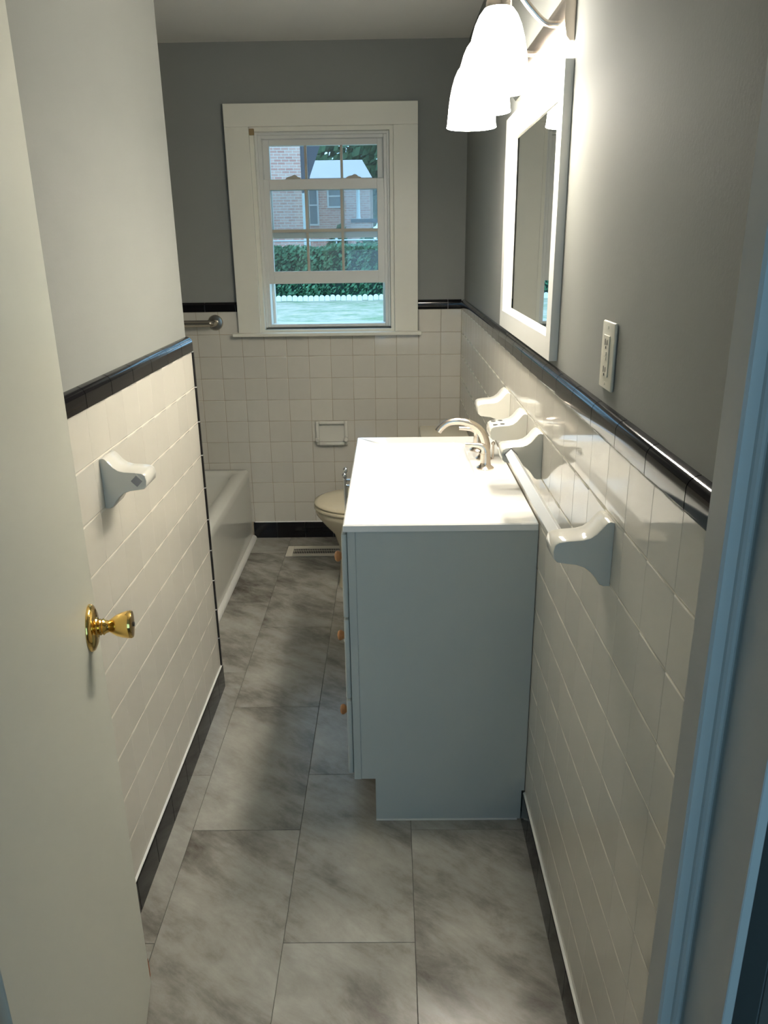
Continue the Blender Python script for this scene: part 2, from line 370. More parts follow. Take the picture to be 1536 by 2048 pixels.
for x0, x1, j0 in cols:
    y1l = -0.0005
    for a0, a1 in grid(-3.466, y1l, j0, FL):
        if x1 < -0.8 and a0 < -1.51:
            if a1 > -1.51: floor_tile(-0.9598, x1, a0, -1.51); floor_tile(x0, x1, -1.51, a1)
            else: floor_tile(-0.9598, x1, a0, a1)
        else: floor_tile(x0, x1, a0, a1)

# ---------------------------------------------------------------- door frame and hall
d1 = empty('door_1', (0,0,0), kind='structure')
JA = [(XJ1,YF),(XJ1,-3.468),(XJ1+.008,-3.468),(XJ1+.008,YF)]
MB().prism(JA, 0, ZD, lambda p,q,t:(p,q,t)).obj('jamb', M['jamb'], d1, bevel=.0008, seg=1)
MB().prism([(XJ0+XJ1-p,q) for p,q in JA], 0, ZD, lambda p,q,t:(p,q,t)).obj('jamb', M['jamb'], d1, bevel=.0008, seg=1)
B(XJ0-.02,XJ1+.02,-3.468,YF,ZD,ZD+.02).obj('head_jamb', M['jamb'], d1)
SP = [(XJ1,-3.3675),(-.112,-3.3675),(-.112,-3.3985),(-.1100,-3.401),(-.1015,-3.401),(-.1005,-3.4035),(-.0985,-3.4055),(-.0960,-3.4055),(-.0945,-3.402),(XJ1,-3.401)]
MB().prism(SP, 0, ZD, lambda p,q,t:(p,q,t)).obj('door_stop', M['jamb'], d1)
MB().prism([(XJ0+XJ1-p,q) for p,q in SP], 0, ZD, lambda p,q,t:(p,q,t)).obj('door_stop', M['jamb'], d1)
for sx in (0,1):
    a, b_ = (XJ1+.036, XJ1+.095) if sx else (XJ0-.075, XJ0-.008)
    B(a, b_, -3.486, -3.4535, 0, ZD+.07).obj('casing', M['jamb'], d1, bevel=.003)
B(XJ0-.075, XJ1+.075, -3.486, -3.4535, ZD+.075, ZD+.145).obj('head_casing', M['jamb'], d1, bevel=.003)
g = B(XJ1-.0006, XJ1+.0005, -3.352, -3.336, 0.86, 0.92); g.obj('strike_plate', M['brass'], d1)
# hallway behind the viewer: closed room with one daylight window
HX0, HX1, HY = -1.9, 1.6, -5.0
h = B(HX0, HX1, HY, -3.468, -.12, -.002).obj('floor_hall', M['hall_floor']); tag(h, kind='structure')
h = B(HX0-.1, HX1+.1, HY-.1, -3.453, H, H+.1).obj('ceiling_hall', M['ceil_paint']); tag(h, kind='structure')
h = B(HX0-.1, HX0, HY-.1, -3.453, 0, H).obj('wall_hall_left', M['hall_wall']); tag(h, kind='structure')
h = B(HX1, HX1+.1, HY-.1, -3.453, 0, H).obj('wall_hall_right', M['hall_wall']); tag(h, kind='structure')
g = MB(); hx0, hx1, hz0, hz1 = -1.05, .85, 0.7, 2.2
g.box(HX0,hx0,HY-.1,HY,0,H).box(hx1,HX1,HY-.1,HY,0,H).box(hx0,hx1,HY-.1,HY,0,hz0).box(hx0,hx1,HY-.1,HY,hz1,H)
h = g.obj('wall_hall_back', M['hall_wall']); tag(h, kind='structure')
g = MB(); g.box(HX0,XL-.12,-3.468,-3.453,0,H).box(.17,HX1,-3.468,-3.453,0,H)
h = g.obj('wall_hall_front', M['hall_wall']); tag(h, kind='structure')
w2 = empty('window_2', kind='structure')
g = MB(); g.box(hx0,hx0+.05,HY-.07,HY-.03,hz0,hz1).box(hx1-.05,hx1,HY-.07,HY-.03,hz0,hz1).box(hx0+.05,hx1-.05,HY-.07,HY-.03,hz0,hz0+.05).box(hx0+.05,hx1-.05,HY-.07,HY-.03,hz1-.05,hz1).box(hx0+.05,hx1-.05,HY-.07,HY-.03,1.43,1.47)
g.obj('window_frame', M['vinyl'], w2)
B(hx0+.05,hx1-.05,HY-.052,HY-.048,hz0+.05,1.43).obj('pane', M['glass'], w2); B(hx0+.05,hx1-.05,HY-.052,HY-.048,1.47,hz1-.05).obj('pane', M['glass'], w2)

# ---------------------------------------------------------------- bathroom window
w1 = empty('window_1', (0,0,0), kind='structure')
yc0, yc1 = -.020, WD
B(-1.095, WX0, yc0, -.0002, 1.082, WZ1).obj('side_casing', M['trim'], w1, bevel=.002)
B(WX1, -.2145, yc0, -.0002, 1.082, WZ1).obj('side_casing', M['trim'], w1, bevel=.002)
B(-1.095, -.2145, yc0, WD-.0005, WZ1, 2.094).obj('head_casing', M['trim'], w1, bevel=.002)
B(-1.122, -.196, -.048, -.0003, 1.0655, 1.082).obj('stool', M['trim'], w1, bevel=.004, seg=3)
B(WX0, WX1, -.0003, .075, 1.0805, 1.0938).obj('sill', M['trim'], w1)
g = MB(); g.box(WX0,WX0+.018,0,.16,WZ0,WZ1).box(WX1-.018,WX1,0,.16,WZ0,WZ1).box(WX0+.018,WX1-.018,0,.16,WZ1-.018,WZ1).box(WX0+.018,WX1-.018,.075,.16,WZ0-.012,WZ0+.008)
g.obj('jamb_liner', M['trim'], w1)
# inner vinyl frame
fx0, fx1, fz0, fz1 = WX0+.018, WX1-.018, WZ0+.008, WZ1-.018
g = MB(); g.box(fx0,fx0+.028,.045,.15,fz0,fz1).box(fx1-.028,fx1,.045,.15,fz0,fz1).box(fx0+.028,fx1-.028,.045,.15,fz1-.026,fz1).box(fx0+.028,fx1-.028,.045,.15,fz0,fz0+.014)
g.box(fx0,fx0+.012,.03,.045,fz0,fz1).box(fx1-.012,fx1,.03,.045,fz0,fz1).box(fx0+.012,fx1-.012,.03,.045,fz1-.012,fz1)
g.obj('vinyl_frame', M['vinyl'], w1, bevel=.0015, seg=1)
for a, b_ in ((fx0+.0285,-.927),(-.384,fx1-.0285)): B(a,b_,.123,.158,fz0+.0145,1.56).obj('track', M['vinyl'], w1)
def sash(name, x0, x1, z0, z1, y0, y1, gx0, gx1, gz0, gz1, hbar):
    s = empty(name); s.parent = w1
    g = MB(); g.box(x0,gx0,y0,y1,z0,z1).box(gx1,x1,y0,y1,z0,z1).box(gx0,gx1,y0,y1,z0,gz0).box(gx0,gx1,y0,y1,gz1,z1)
    g.obj('frame', M['vinyl'], s, bevel=.0015, seg=1)
    ym = (y0+y1)/2
    B(gx0,gx1,ym-.0015,ym+.0015,gz0,gz1).obj('pane', M['glass'], s)
    for i in (1,2):
        x = gx0+(gx1-gx0)*i/3; B(x-.006,x+.006,ym-.006,ym+.006,gz0,gz1).obj('muntin', M['muntin'], s)
    for z in hbar: B(gx0,gx1,ym-.0065,ym+.0065,z-.007,z+.007).obj('muntin', M['muntin'], s)
    return s
up = sash('upper_sash', -.958,-.354, 1.5185,1.963, .085,.120, -.911,-.4025, 1.553,1.930, [1.742])
lo = sash('lower_sash', -.956,-.355, 1.309,1.782, .050,.084, -.913,-.4055, 1.367,1.736, [1.553])
B(-.914,-.404,.046,.050,1.345,1.352).obj('lift_lip', M['vinyl'], lo)
for x in (-.800,-.515):
    g = MB().prism([(-.036,0),(.036,0),(.034,.006),(.022,.009),(.014,.017),(.002,.019),(-.006,.014),(-.022,.011),(-.034,.006)], .056, .080, lambda p,q,t:(x+p,t,1.7822+q))
    g.obj('sash_lock', M['muntin'], lo, bevel=.0015)
tag(B(-.984,-.962,-.012,.0,1.965,1.992).obj('shade_bracket', M['bracket_brown'], w1, bevel=.002), 'small brown shade bracket at the upper left corner')
# ---------------------------------------------------------------- tub
tub = empty('bathtub', (-1.48,-.75,0), 'white enamelled bathtub in the alcove behind the left partition wall', 'bathtub')
TX0, TX1, TY0, TY1, TZ = XA+.003, -1.098, YE+.003, -.006, .385
bm = bmesh.new()
def ring(x0,x1,y0,y1,z,r,n=6):
    vs = []
    for cx,cy,a0 in ((x1-r,y1-r,0),(x0+r,y1-r,PI/2),(x0+r,y0+r,PI),(x1-r,y0+r,1.5*PI)):
        for k in range(n+1):
            a = a0+PI/2*k/n; vs.append(bm.verts.new((cx+r*math.cos(a)+1.48, cy+r*math.sin(a)+.75, z)))
    return vs
R_ = [ring(TX0,TX1,TY0,TY1,0.012,.004), ring(TX0,TX1-.0,TY0,TY1,TZ-.05,.004), ring(TX0,TX1+.0,TY0,TY1,TZ-.012,.012), ring(TX0+.006,TX1-.008,TY0+.006,TY1-.006,TZ,.015),
      ring(TX0+.05,TX1-.065,TY0+.06,TY1-.05,TZ,.06), ring(TX0+.06,TX1-.078,TY0+.075,TY1-.062,TZ-.02,.08), ring(TX0+.12,TX1-.13,TY0+.2,TY1-.13,.10,.12), ring(TX0+.16,TX1-.17,TY0+.25,TY1-.18,.07,.1)]
for A_, B_ in zip(R_[:-1], R_[1:]):
    n = len(A_)
    for i in range(n): bm.faces.new((A_[i],A_[(i+1)%n],B_[(i+1)%n],B_[i]))
bm.faces.new(R_[-1]); bmesh.ops.recalc_face_normals(bm, faces=bm.faces)
for f in bm.faces: f.smooth = True
me = bpy.data.meshes.new('basin'); bm.to_mesh(me); bm.free(); me.materials.append(M['tub'])
link('basin', me, tub)
q = [(0,.0005),(.020,.0005),(.020,.004),(.0165,.012),(.010,.0175),(0,.021)]
MB().prism(q, TY0+.75, TY1+.75-.009, lambda p,z,t:(TX1+1.4805+p,t,z)).obj('quarter_round', M['caulk'], tub, smooth=True)
MB().lathe([(.024,0),(.024,.003),(.02,.006),(.004,.007)], (0.0,.55,.0701), (0,0,1)).obj('drain', M['chrome'], tub, smooth=True)
# ---------------------------------------------------------------- grab bar
gb = empty('grab_bar', (-1.2093,-.002,1.133), 'brushed steel grab bar on the back tiles left of the window', 'grab bar')
MB().lathe([(.0375,0),(.0375,.003),(.034,.0075),(.022,.010)], (0,0,0), (0,-1,0)).obj('flange', M['steel'], gb, smooth=True)
MB().tube([(0,-.006,0),(0,-.028,0),(-.010,-.046,0),(-.028,-.055,0),(-.06,-.056,0),(-.60,-.056,0),(-.632,-.055,0),(-.65,-.046,0),(-.658,-.028,0),(-.6595,-.006,0)], .0165, sub=4).obj('bar', M['steel'], gb, smooth=True, ang=60)
# ---------------------------------------------------------------- ceramic paper holder on back wall
ph = empty('recessed_holder', (-.655,0,.573), 'cream ceramic recessed paper holder set in the back wall tiles', 'paper holder')
g = MB(); a, c = .082, .0625
g.box(-a,-a+.017,-.020,0,-c,c).box(a-.017,a,-.020,0,-c,c).box(-a+.017,a-.017,-.020,0,c-.016,c).box(-a+.017,a-.017,-.028,0,-c,-c+.016)
g.obj('frame', M['ceramic'], ph, bevel=.005, seg=3, smooth=True)
B(-a+.017,a-.017,-.0008,.0,-c+.016,c-.016).obj('recess', M['ceramic'], ph)
for s in (-1,1):
    MB().lathe([(.011,0),(.012,.008),(.012,.02),(.008,.0255)], (s*(a-.009),-.019,-.03), (0,-1,0), 20).obj('roller_ear', M['ceramic'], ph, smooth=True)
# ---------------------------------------------------------------- floor register
fr_ = empty('floor_register', (-.74,-.214,0), 'cream metal floor register with a louvred grille under the window', 'floor vent')
g = MB(); g.box(-.152,-.118,-.069,.069,0,.005).box(.118,.152,-.069,.069,0,.005).box(-.118,.118,-.069,-.034,0,.005).box(-.118,.118,.034,.069,0,.005)
g.obj('frame', M['register'], fr_, bevel=.002)
B(-.118,.118,-.034,.034,.0003,.0008).obj('duct_shade', M['slot'], fr_)  # thin dark sheet painted as the shade below the louvres
lm = MB().add([(-.0012,-.034,.001),(.0012,-.034,.001),(.0030,-.034,.0047),(.0008,-.034,.0047),(-.0012,.034,.001),(.0012,.034,.001),(.0030,.034,.0047),(.0008,.034,.0047)],
   [(0,1,2,3),(7,6,5,4),(0,4,5,1),(1,5,6,2),(2,6,7,3),(3,7,4,0)]).mesh('louvre', M['register'])
for i in range(26): link('louvre', lm, fr_, (-.113+i*.009,0,0))
B(-.118,.118,-.003,.003,.0047,.0052).obj('louvre_rib', M['register'], fr_)
# ---------------------------------------------------------------- toilet
to = empty('toilet', (0,-.62,0), 'bone coloured toilet standing behind the vanity with its lid closed', 'toilet')
def egg(xc, L_, Wd, z, n=40, back=0.5):
    pts = []
    for k in range(n):
        a = 2*PI*k/n; cx = math.cos(a); sy = math.sin(a)
        x = xc+(-L_*.5*cx if cx > 0 else -L_*.42*cx*back/.5)
        pts.append((x, Wd*.5*(1 if True else 0)*math.copysign(abs(sy)**(0.9), sy), z))
    return pts
def loft(rings, cap0=True, cap1=True):
    g = MB(); n = len(rings[0]); vs = [p for r in rings for p in r]; fs = []
    for j in range(len(rings)-1):
        for i in range(n): fs.append((j*n+i, j*n+(i+1)%n, (j+1)*n+(i+1)%n, (j+1)*n+i))
    if cap0: fs.append(tuple(range(n))[::-1])
    if cap1: fs.append(tuple((len(rings)-1)*n+i for i in range(n)))
    return g.add(vs, fs)
loft([egg(-.40,.40,.215,.001), egg(-.40,.39,.205,.02), egg(-.40,.385,.195,.06), egg(-.40,.375,.19,.13), egg(-.405,.375,.20,.20), egg(-.415,.395,.25,.26), egg(-.44,.43,.315,.31), egg(-.45,.475,.35,.352), egg(-.45,.485,.356,.372), egg(-.45,.47,.345,.378)]).obj('bowl', M['bone'], to, smooth=True, ang=70)
loft([egg(-.45,.49,.366,.379), egg(-.45,.495,.372,.384), egg(-.45,.495,.372,.393), egg(-.45,.485,.362,.397)]).obj('seat', M['bone'], to, smooth=True, ang=70)
loft([egg(-.45,.484,.362,.3985), egg(-.45,.494,.372,.403), egg(-.45,.492,.370,.410), egg(-.45,.45,.33,.418), egg(-.45,.30,.20,.4215)]).obj('lid', M['bone'], to, smooth=True, ang=70)
g = MB(); g.box(-.212,-.012,-.235,.235,.375,.655); g.obj('tank', M['bone'], to, bevel=.02, seg=4, smooth=True)
B(-.222,-.006,-.245,.245,.6555,.690).obj('tank_lid', M['bone'], to, bevel=.010, seg=4, smooth=True)
g = MB(); g.tube([(-.212,-.17,.60),(-.232,-.17,.60)], .009).tube([(-.230,-.175,.60),(-.232,-.10,.592)], [.007,.005]); g.obj('flush_lever', M['chrome'], to, smooth=True)
B(-.24,-.03,-.10,.10,.20,.374).obj('tank_base', M['bone'], to, bevel=.03, seg=4, smooth=True)
# ---------------------------------------------------------------- chrome paper stand
st = empty('paper_stand', (-.495,-1.17,0), 'slim chrome paper stand with two upright rods between vanity and toilet', 'paper stand')
MB().lathe([(.052,0),(.052,.006),(.046,.011),(.012,.014)], (0,0,.0005)).obj('base', M['chrome'], st, smooth=True)
for dx, dy, zt in ((-.0245,.01,.705),(-.0265,-.03,.695)):
    g = MB().tube([(dx*.6,dy,.012),(dx,dy,zt-.012)], .0052, 14); g.obj('rod', M['chrome'], st, smooth=True)
    MB().lathe([(.0005,-.0105)]+[(.0095*math.cos(t), .0105*math.sin(t)) for t in [(-80+20*k)*PI/180 for k in range(9)]]+[(.0003,.0105)], (dx,dy,zt-.002), (0,0,1), 20).obj('ball_finial', M['chrome'], st, smooth=True)
for z in (.672,.650): MB().tube([(-.025,-.012,z),(.11,-.012,z)], .0048, 12).obj('arm', M['chrome'], st, smooth=True)
MB().tube([(-.0245,.012,.655),(-.0265,-.032,.655)], .0045, 12).obj('cross_piece', M['chrome'], st, smooth=True)

# ---------------------------------------------------------------- vanity cabinet
VY0, VY1, VZ = -2.183, -1.308, .8405
vc = empty('vanity_cabinet', (-.23,(VY0+VY1)/2,0), 'white painted vanity cabinet with glossy white basin top along the right wall', 'cabinet')
OX, OY = .23, -(VY0+VY1)/2
def vb(x0,x1,y0,y1,z0,z1,name,m,**k): return MB().box(x0+OX,x1+OX,y0+OY,y1+OY,z0,z1).obj(name, m, vc, **k)
for y0, y1 in ((VY0,VY0+.016),(VY1-.016,VY1)):
    MB().prism([(-.401,0.001),(-.0085,0.001),(-.0085,.093),(-.0012,.093),(-.0012,VZ),(-.438,VZ),(-.438,.134),(-.401,.134)], y0+OY, y1+OY, lambda p,q,t:(p+OX,t,q)).obj('side_panel', M['vanity'], vc, bevel=.0008, seg=1)
g = MB(); fy0, fy1 = VY0-.0008, VY1+.0008
for a in [(-.457,-.4382,fy0,fy0+.04,.134,VZ),(-.457,-.4382,fy1-.04,fy1,.134,VZ),(-.457,-.4382,-1.89,-1.85,.134,VZ),(-.457,-.4382,fy0+.04,-1.89,VZ-.03,VZ),(-.457,-.4382,-1.85,fy1-.04,VZ-.03,VZ),(-.457,-.4382,fy0+.04,-1.89,.134,.165),(-.457,-.4382,-1.85,fy1-.04,.134,.165)]:
    g.box(a[0]+OX,a[1]+OX,a[2]+OY,a[3]+OY,a[4],a[5])
g.obj('face_frame', M['vanity'], vc)
vb(-.401,-.386,VY0+.0165,VY1-.0165,.001,.133,'toe_kick',M['toe'])
vb(-.437,-.012,VY0+.0165,VY1-.0165,.134,.150,'bottom_panel',M['vanity'])
vb(-.401,-.018,VY0-.004,VY0-.0004,.0005,.0035,'caulk_bead',M['caulk'])
fronts = [('drawer',-2.178,-1.882,.610,.832),('drawer',-2.178,-1.882,.378,.6035),('drawer',-2.178,-1.882,.147,.371),('false_front',-1.862,-1.315,.690,.832),('door',-1.862,-1.590,.147,.6835),('door',-1.587,-1.315,.147,.6835)]
for nm, y0, y1, z0, z1 in fronts:
    g = MB(); cy, cz = (y0+y1)/2, (z0+z1)/2
    g.box(-.0135,0,y0-cy,y1-cy,z0-cz,z1-cz)
    o = g.obj(nm, M['vanity'], vc, bevel=.004, seg=3, smooth=True, loc=(-.4588+OX,cy+OY,cz))
    if nm == 'false_front': continue
    ky, kz = (0,0) if nm == 'drawer' else ((.10 if y0 < -1.6 else -.10), .20)
    if nm == 'drawer': ky = -.012
    MB().lathe([(.006,0),(.0055,.006),(.011,.012),(.0145,.017),(.0145,.022),(.010,.0265),(.002,.028)], (-.0135,ky,kz), (-1,0,0), 20).obj('knob', M['wood_knob'], o, smooth=True)
# vanity top with moulded basin
TZ0, TZ1 = .8412, .8593; tx0, tx1, ty0, ty1 = -.4662, -.0025, -2.1868, -1.305
vloc = ((tx0+tx1)/2,(ty0+ty1)/2,TZ0)
bm = bmesh.new(); cxo, cyo = vloc[0], vloc[1]
def ring2(x0,x1,y0,y1,z,r,n=6):
    vs = []
    for cx,cy,a0 in ((x1-r,y1-r,0),(x0+r,y1-r,PI/2),(x0+r,y0+r,PI),(x1-r,y0+r,1.5*PI)):
        for k in range(n+1):
            a = a0+PI/2*k/n; vs.append(bm.verts.new((cx+r*math.cos(a)-cxo, cy+r*math.sin(a)-cyo, z-TZ0)))
    return vs
bx0, bx1, by0, by1 = -.388, -.110, -1.835, -1.395
R_ = [ring2(tx0,tx1,ty0,ty1,TZ0,.002), ring2(tx0,tx1,ty0,ty1,TZ1-.003,.002), ring2(tx0+.003,tx1-.001,ty0+.003,ty1-.003,TZ1,.003),
      ring2(bx0,bx1,by0,by1,TZ1,.030), ring2(bx0+.003,bx1-.003,by0+.003,by1-.003,TZ1-.003,.030), ring2(bx0+.02,bx1-.035,by0+.05,by1-.03,TZ1-.07,.035), ring2(bx0+.035,bx1-.055,by0+.09,by1-.05,TZ1-.105,.04), ring2(bx0+.08,bx1-.09,by0+.15,by1-.10,TZ1-.115,.04)]
for A_, B_ in zip(R_[:-1], R_[1:]):
    n = len(A_)
    for i in range(n): bm.faces.new((A_[i],A_[(i+1)%n],B_[(i+1)%n],B_[i]))
bm.faces.new(R_[-1]); bm.faces.ensure_lookup_table(); bmesh.ops.recalc_face_normals(bm, faces=bm.faces)
for f in bm.faces: f.smooth = True
for e in bm.edges:
    if len(e.link_faces) == 2 and e.calc_face_angle(0) > math.radians(35): e.smooth = False
me = bpy.data.meshes.new('countertop'); bm.to_mesh(me); bm.free(); me.materials.append(M['cultured'])
vt = link('countertop', me, vc, (vloc[0]+OX, vloc[1]+OY, vloc[2])); tag(vt, 'glossy white countertop with moulded rectangular basin')
MB().lathe([(.021,0),(.021,.002),(.017,.003),(.015,.0015),(.003,.0015)], ((bx0+bx1)/2-cxo-.005,(by0+by1)/2-cyo+.02,TZ1-.115-TZ0+.0003)).obj('drain', M['nickel'], vt, smooth=True)
# faucet
fa = empty('faucet', (-.066,-1.605,TZ1), 'brushed nickel widespread faucet with high arched spout behind the basin', 'faucet')
MB().lathe([(.0255,0),(.0255,.003),(.022,.006),(.0165,.012),(.0155,.02)], (0,0,.0003)).obj('spout_base', M['nickel'], fa, smooth=True)
sp_ = [(0,.018),(.0045,.035),(.003,.055),(-.006,.078),(-.021,.097),(-.042,.110),(-.066,.118),(-.090,.1195),(-.113,.114),(-.131,.101),(-.141,.088)]
MB().tube([(x,0,z) for x,z in sp_], [.0145,.014,.0135,.013,.0125,.012,.0115,.011,.0105,.0105,.0105], sub=4, n=20).obj('spout', M['nickel'], fa, smooth=True, ang=60)
for s in (-1,1):
    hb = MB().lathe([(.0255,0),(.0255,.003),(.022,.006),(.0165,.011),(.015,.02),(.0145,.036),(.0135,.046)], (-.008,s*.106,.0003)).obj('handle', M['nickel'], fa, smooth=True)
    g = MB().tube([(-.008,s*.106,.040),(-.008,s*.106,.052),(-.014,s*.106,.064),(-.028,s*.106,.070),(-.046,s*.106,.072),(-.068,s*.106,.0735)], [.0135,.0128,.0105,.008,.0068,.006], sub=4)
    g.obj('lever', M['nickel'], hb, smooth=True, ang=60)
g = MB().tube([(.028,0,0),(.028,0,.045)], .0028, 10).lathe([(.0004,0),(.006,.004),(.006,.010),(.0004,.014)], (.028,0,.042), n=16); g.obj('lift_rod', M['nickel'], fa, smooth=True)

# ---------------------------------------------------------------- mirror
mi = empty('mirror', (0.0, -1.81, 1.5315), 'white framed wall mirror above the vanity under the lit shades', 'mirror')
my0, my1, mz0, mz1 = -.400, .400, -.2895, .2905; xf, xb = -.005, WD-.0004; fwid = .060
def frame_piece(pts, name):
    # pts: outer a, outer b, inner b, inner a in (y,z)
    (a,b_,c,d) = pts
    vs = [(xb,*a),(xb,*b_),(xb,*c),(xb,*d),(xf,*a),(xf,*b_)]
    lerp = lambda p,q,t:(p[0]+(q[0]-p[0])*t, p[1]+(q[1]-p[1])*t)
    c1, d1_ = lerp(b_,c,.80), lerp(a,d,.80)
    vs += [(xf,*c1),(xf,*d1_),(xf+.008,*c),(xf+.008,*d)]
    fs = [(0,1,5,4),(4,5,6,7),(7,6,8,9),(9,8,2,3),(0,4,7,9,3),(1,2,8,6,5),(3,2,1,0)]
    MB().add(vs, fs).obj(name, M['frame'], mi)
o_ = [(my0,mz0),(my1,mz0),(my1,mz1),(my0,mz1)]; i_ = [(my0+fwid,mz0+fwid),(my1-fwid,mz0+fwid),(my1-fwid,mz1-fwid),(my0+fwid,mz1-fwid)]
for k in range(4): frame_piece((o_[k],o_[(k+1)%4],i_[(k+1)%4],i_[k]), 'frame_rail')
B(xf+.012, xf+.014, my0+fwid-.004, my1-fwid+.004, mz0+fwid-.004, mz1-fwid+.004).obj('mirror_glass', M['mirror'], mi, rot=(0,0,math.radians(-.30)))
# ---------------------------------------------------------------- vanity light
LY = (-2.12,-1.86,-1.60); SX, SZ = -.125, 1.78
vl = empty('vanity_light', (WD,-1.86,1.90), 'three light nickel vanity fixture with glowing white bell shades above the mirror', 'light fixture')
def rel(p): return (p[0]-WD, p[1]+1.86, p[2]-1.90)
g = MB().prism([(0,-.045),(-.010,-.045),(-.016,-.038),(-.020,-.018),(-.021,0),(-.020,.018),(-.016,.038),(-.010,.045),(0,.045)], -.34, .34, lambda p,q,t:(p-.0005,t,q))
g.obj('back_plate', M['nickel'], vl, smooth=True)
for y in LY:
    yy = y+1.86
    MB().tube([(-.018,yy,.0),(-.045,yy,.004),(-.075,yy,.030),(-.105,yy,.062),(-.130,yy,.068),(SX-WD,yy,.058)][:5]+[(SX-WD-.0,yy,.052)], .0065, sub=5, n=14).obj('arm', M['nickel'], vl, smooth=True, ang=70)
    MB().lathe([(.012,.062),(.020,.056),(.026,.040),(.027,.026)], (SX-WD,yy,0), (0,0,1), 28).obj('socket_cup', M['nickel'], vl, smooth=True)
    prof = [(.0655,-.120),(.0668,-.119),(.0650,-.112),(.0635,-.095),(.0615,-.072),(.058,-.046),(.053,-.022),(.0465,.000),(.0385,.017),(.029,.029),(.020,.033)]
    inner = [(r-.003,z) for r,z in prof][::-1]; inner[0] = (.017,.027); inner[-1] = (.0635,-.1195)
    sh = MB().lathe(prof+inner, (SX-WD,yy,0), (0,0,1), 40, cap=False).obj('glass_shade', M['shade'], vl, smooth=True, ang=60)
    MB().lathe([(.0005,-.078),(.012,-.076),(.022,-.066),(.027,-.052),(.025,-.038),(.016,-.018),(.0125,-.004),(.0125,.012)], (SX-WD,yy,0), (0,0,1), 24).obj('bulb', M['bulb'], sh, smooth=True)
    l = bpy.data.lights.new('bulb_light', 'POINT'); l.energy = LAMP_W; l.color = (1.0,0.93,0.82); l.shadow_soft_size = .05
    o = bpy.data.objects.new('bulb_light', l); COL.objects.link(o); o.location = (SX, y, SZ+.036)
# ---------------------------------------------------------------- receptacle
rc = empty('wall_outlet', (WD,-2.622,1.309), 'almond outlet plate on the gray right wall beside the mirror', 'outlet')
B(-.0065,-.0004,-.0365,.0365,-.055,.055).obj('plate', M['plate'], rc, bevel=.003, seg=3, smooth=True)
B(-.0085,-.0066,-.0165,.0165,-.0335,.0335).obj('receptacle', M['plate'], rc, bevel=.0008, seg=1)
for z in (-.022,.022):
    for a in ((-.0065,-.0045,z-.004,z+.004),(.0045,.0065,z-.005,z+.005),(-.0022,.0022,z-.0105,z-.0065)): B(-.0090,-.0086,*a).obj('slot', M['slot'], rc)
for z in (-.004,.004): B(-.0094,-.0086,-.006,.006,z-.0028,z+.0028).obj('test_button', M['plate'], rc)
for z in (-.0455,.0455): MB().lathe([(.003,0),(.0028,.0008),(.001,.001)], (-.0066,0,z), (-1,0,0), 14).obj('screw', M['plate'], rc, smooth=True)
# ---------------------------------------------------------------- ceramic brackets
# profile (out, z) seen side on, out = distance from the wall
BP = [(0,.0545),(.006,.0565),(.011,.0545),(.017,.049),(.026,.0375),(.036,.030),(.048,.0265),(.070,.025),(.086,.0225),(.092,.018),(.0945,.006),(.0925,-.006),(.086,-.0125),(.074,-.0145),(.055,-.0170),(.042,-.022),(.032,-.030),(.024,-.040),(.016,-.052),(.009,-.0545),(0,-.0545)]
def bracket_mb(wd, taper=0.0, hole=False, sgn=-1):
    g = MB(); n = len(BP); sl = [(-.5,.0),(-.46,1),(.46,1),(.5,.0)]
    vs = []
    for s, full in sl:
        for (o, z) in BP:
            k = 1 if full else .955
            cy = 1-taper*(o/.0945)
            if not full:
                zc_ = z*(1-.05) if o > .012 else z*.985; oo = o*.985
            else: zc_, oo = z, o
            vs.append((sgn*oo, s*wd*cy, zc_))
    fs = []
    for j in range(3):
        for i in range(n): fs.append((j*n+i, j*n+(i+1)%n, (j+1)*n+(i+1)%n, (j+1)*n+i))
    fs += [tuple(range(n))[::-1], tuple(3*n+i for i in range(n))]
    return g.add(vs, fs)
tb = empty('towel_bar', (0,-2.45,1.016), 'white square towel bar on two glossy ceramic brackets along the right wall', 'towel bar')
bracket_mb(.058).obj('bracket', M['ceramic'], tb, smooth=True, loc=(-.0004,-.2925,0), ang=50)
bracket_mb(.066).obj('bracket', M['ceramic'], tb, smooth=True, loc=(-.0004,.312,0), ang=50)
d_ = .0135
MB().prism([(-.073-d_,.007),(-.073,.007+d_),(-.073+d_,.007),(-.073,.007-d_)], -.266, .282, lambda p,q,t:(p,t,q)).obj('bar', M['bar'], tb, bevel=.0012, seg=1)
e_ = .0165
MB().prism([(-.073-e_,.007),(-.073,.007+e_),(-.073+e_,.007),(-.073,.007-e_)], .2778, .2793, lambda p,q,t:(p,t,q)).obj('socket', M['black_grout'], tb)
hs = empty('toothbrush_holder', (-.0004,-1.912,1.016), 'wide white ceramic toothbrush holder above the faucet on the right wall', 'toothbrush holder')
bracket_mb(.086, .1).obj('holder_body', M['ceramic'], hs, smooth=True, ang=50)
for y in (-.022,.022):
    for x in (-.060,-.078): MB().lathe([(.0065,0),(.0065,.0004)], (x,y,.0262 if x > -.07 else .0245), (0,0,1), 16).obj('brush_hole', M['slot'], hs)
hs = empty('tumbler_holder', (-.0004,-1.607,1.016), 'farthest white ceramic holder on the right wall with a broad flat top', 'tumbler holder')
bracket_mb(.10, .1).obj('holder_body', M['ceramic'], hs, smooth=True, ang=50)
lb = empty('towel_bracket', (XL+.0004,-2.316,1.016), 'single white ceramic towel bar bracket with empty square socket on left wall', 'bracket')
bracket_mb(.070, 0, sgn=1).obj('bracket_body', M['ceramic'], lb, smooth=True, ang=50)
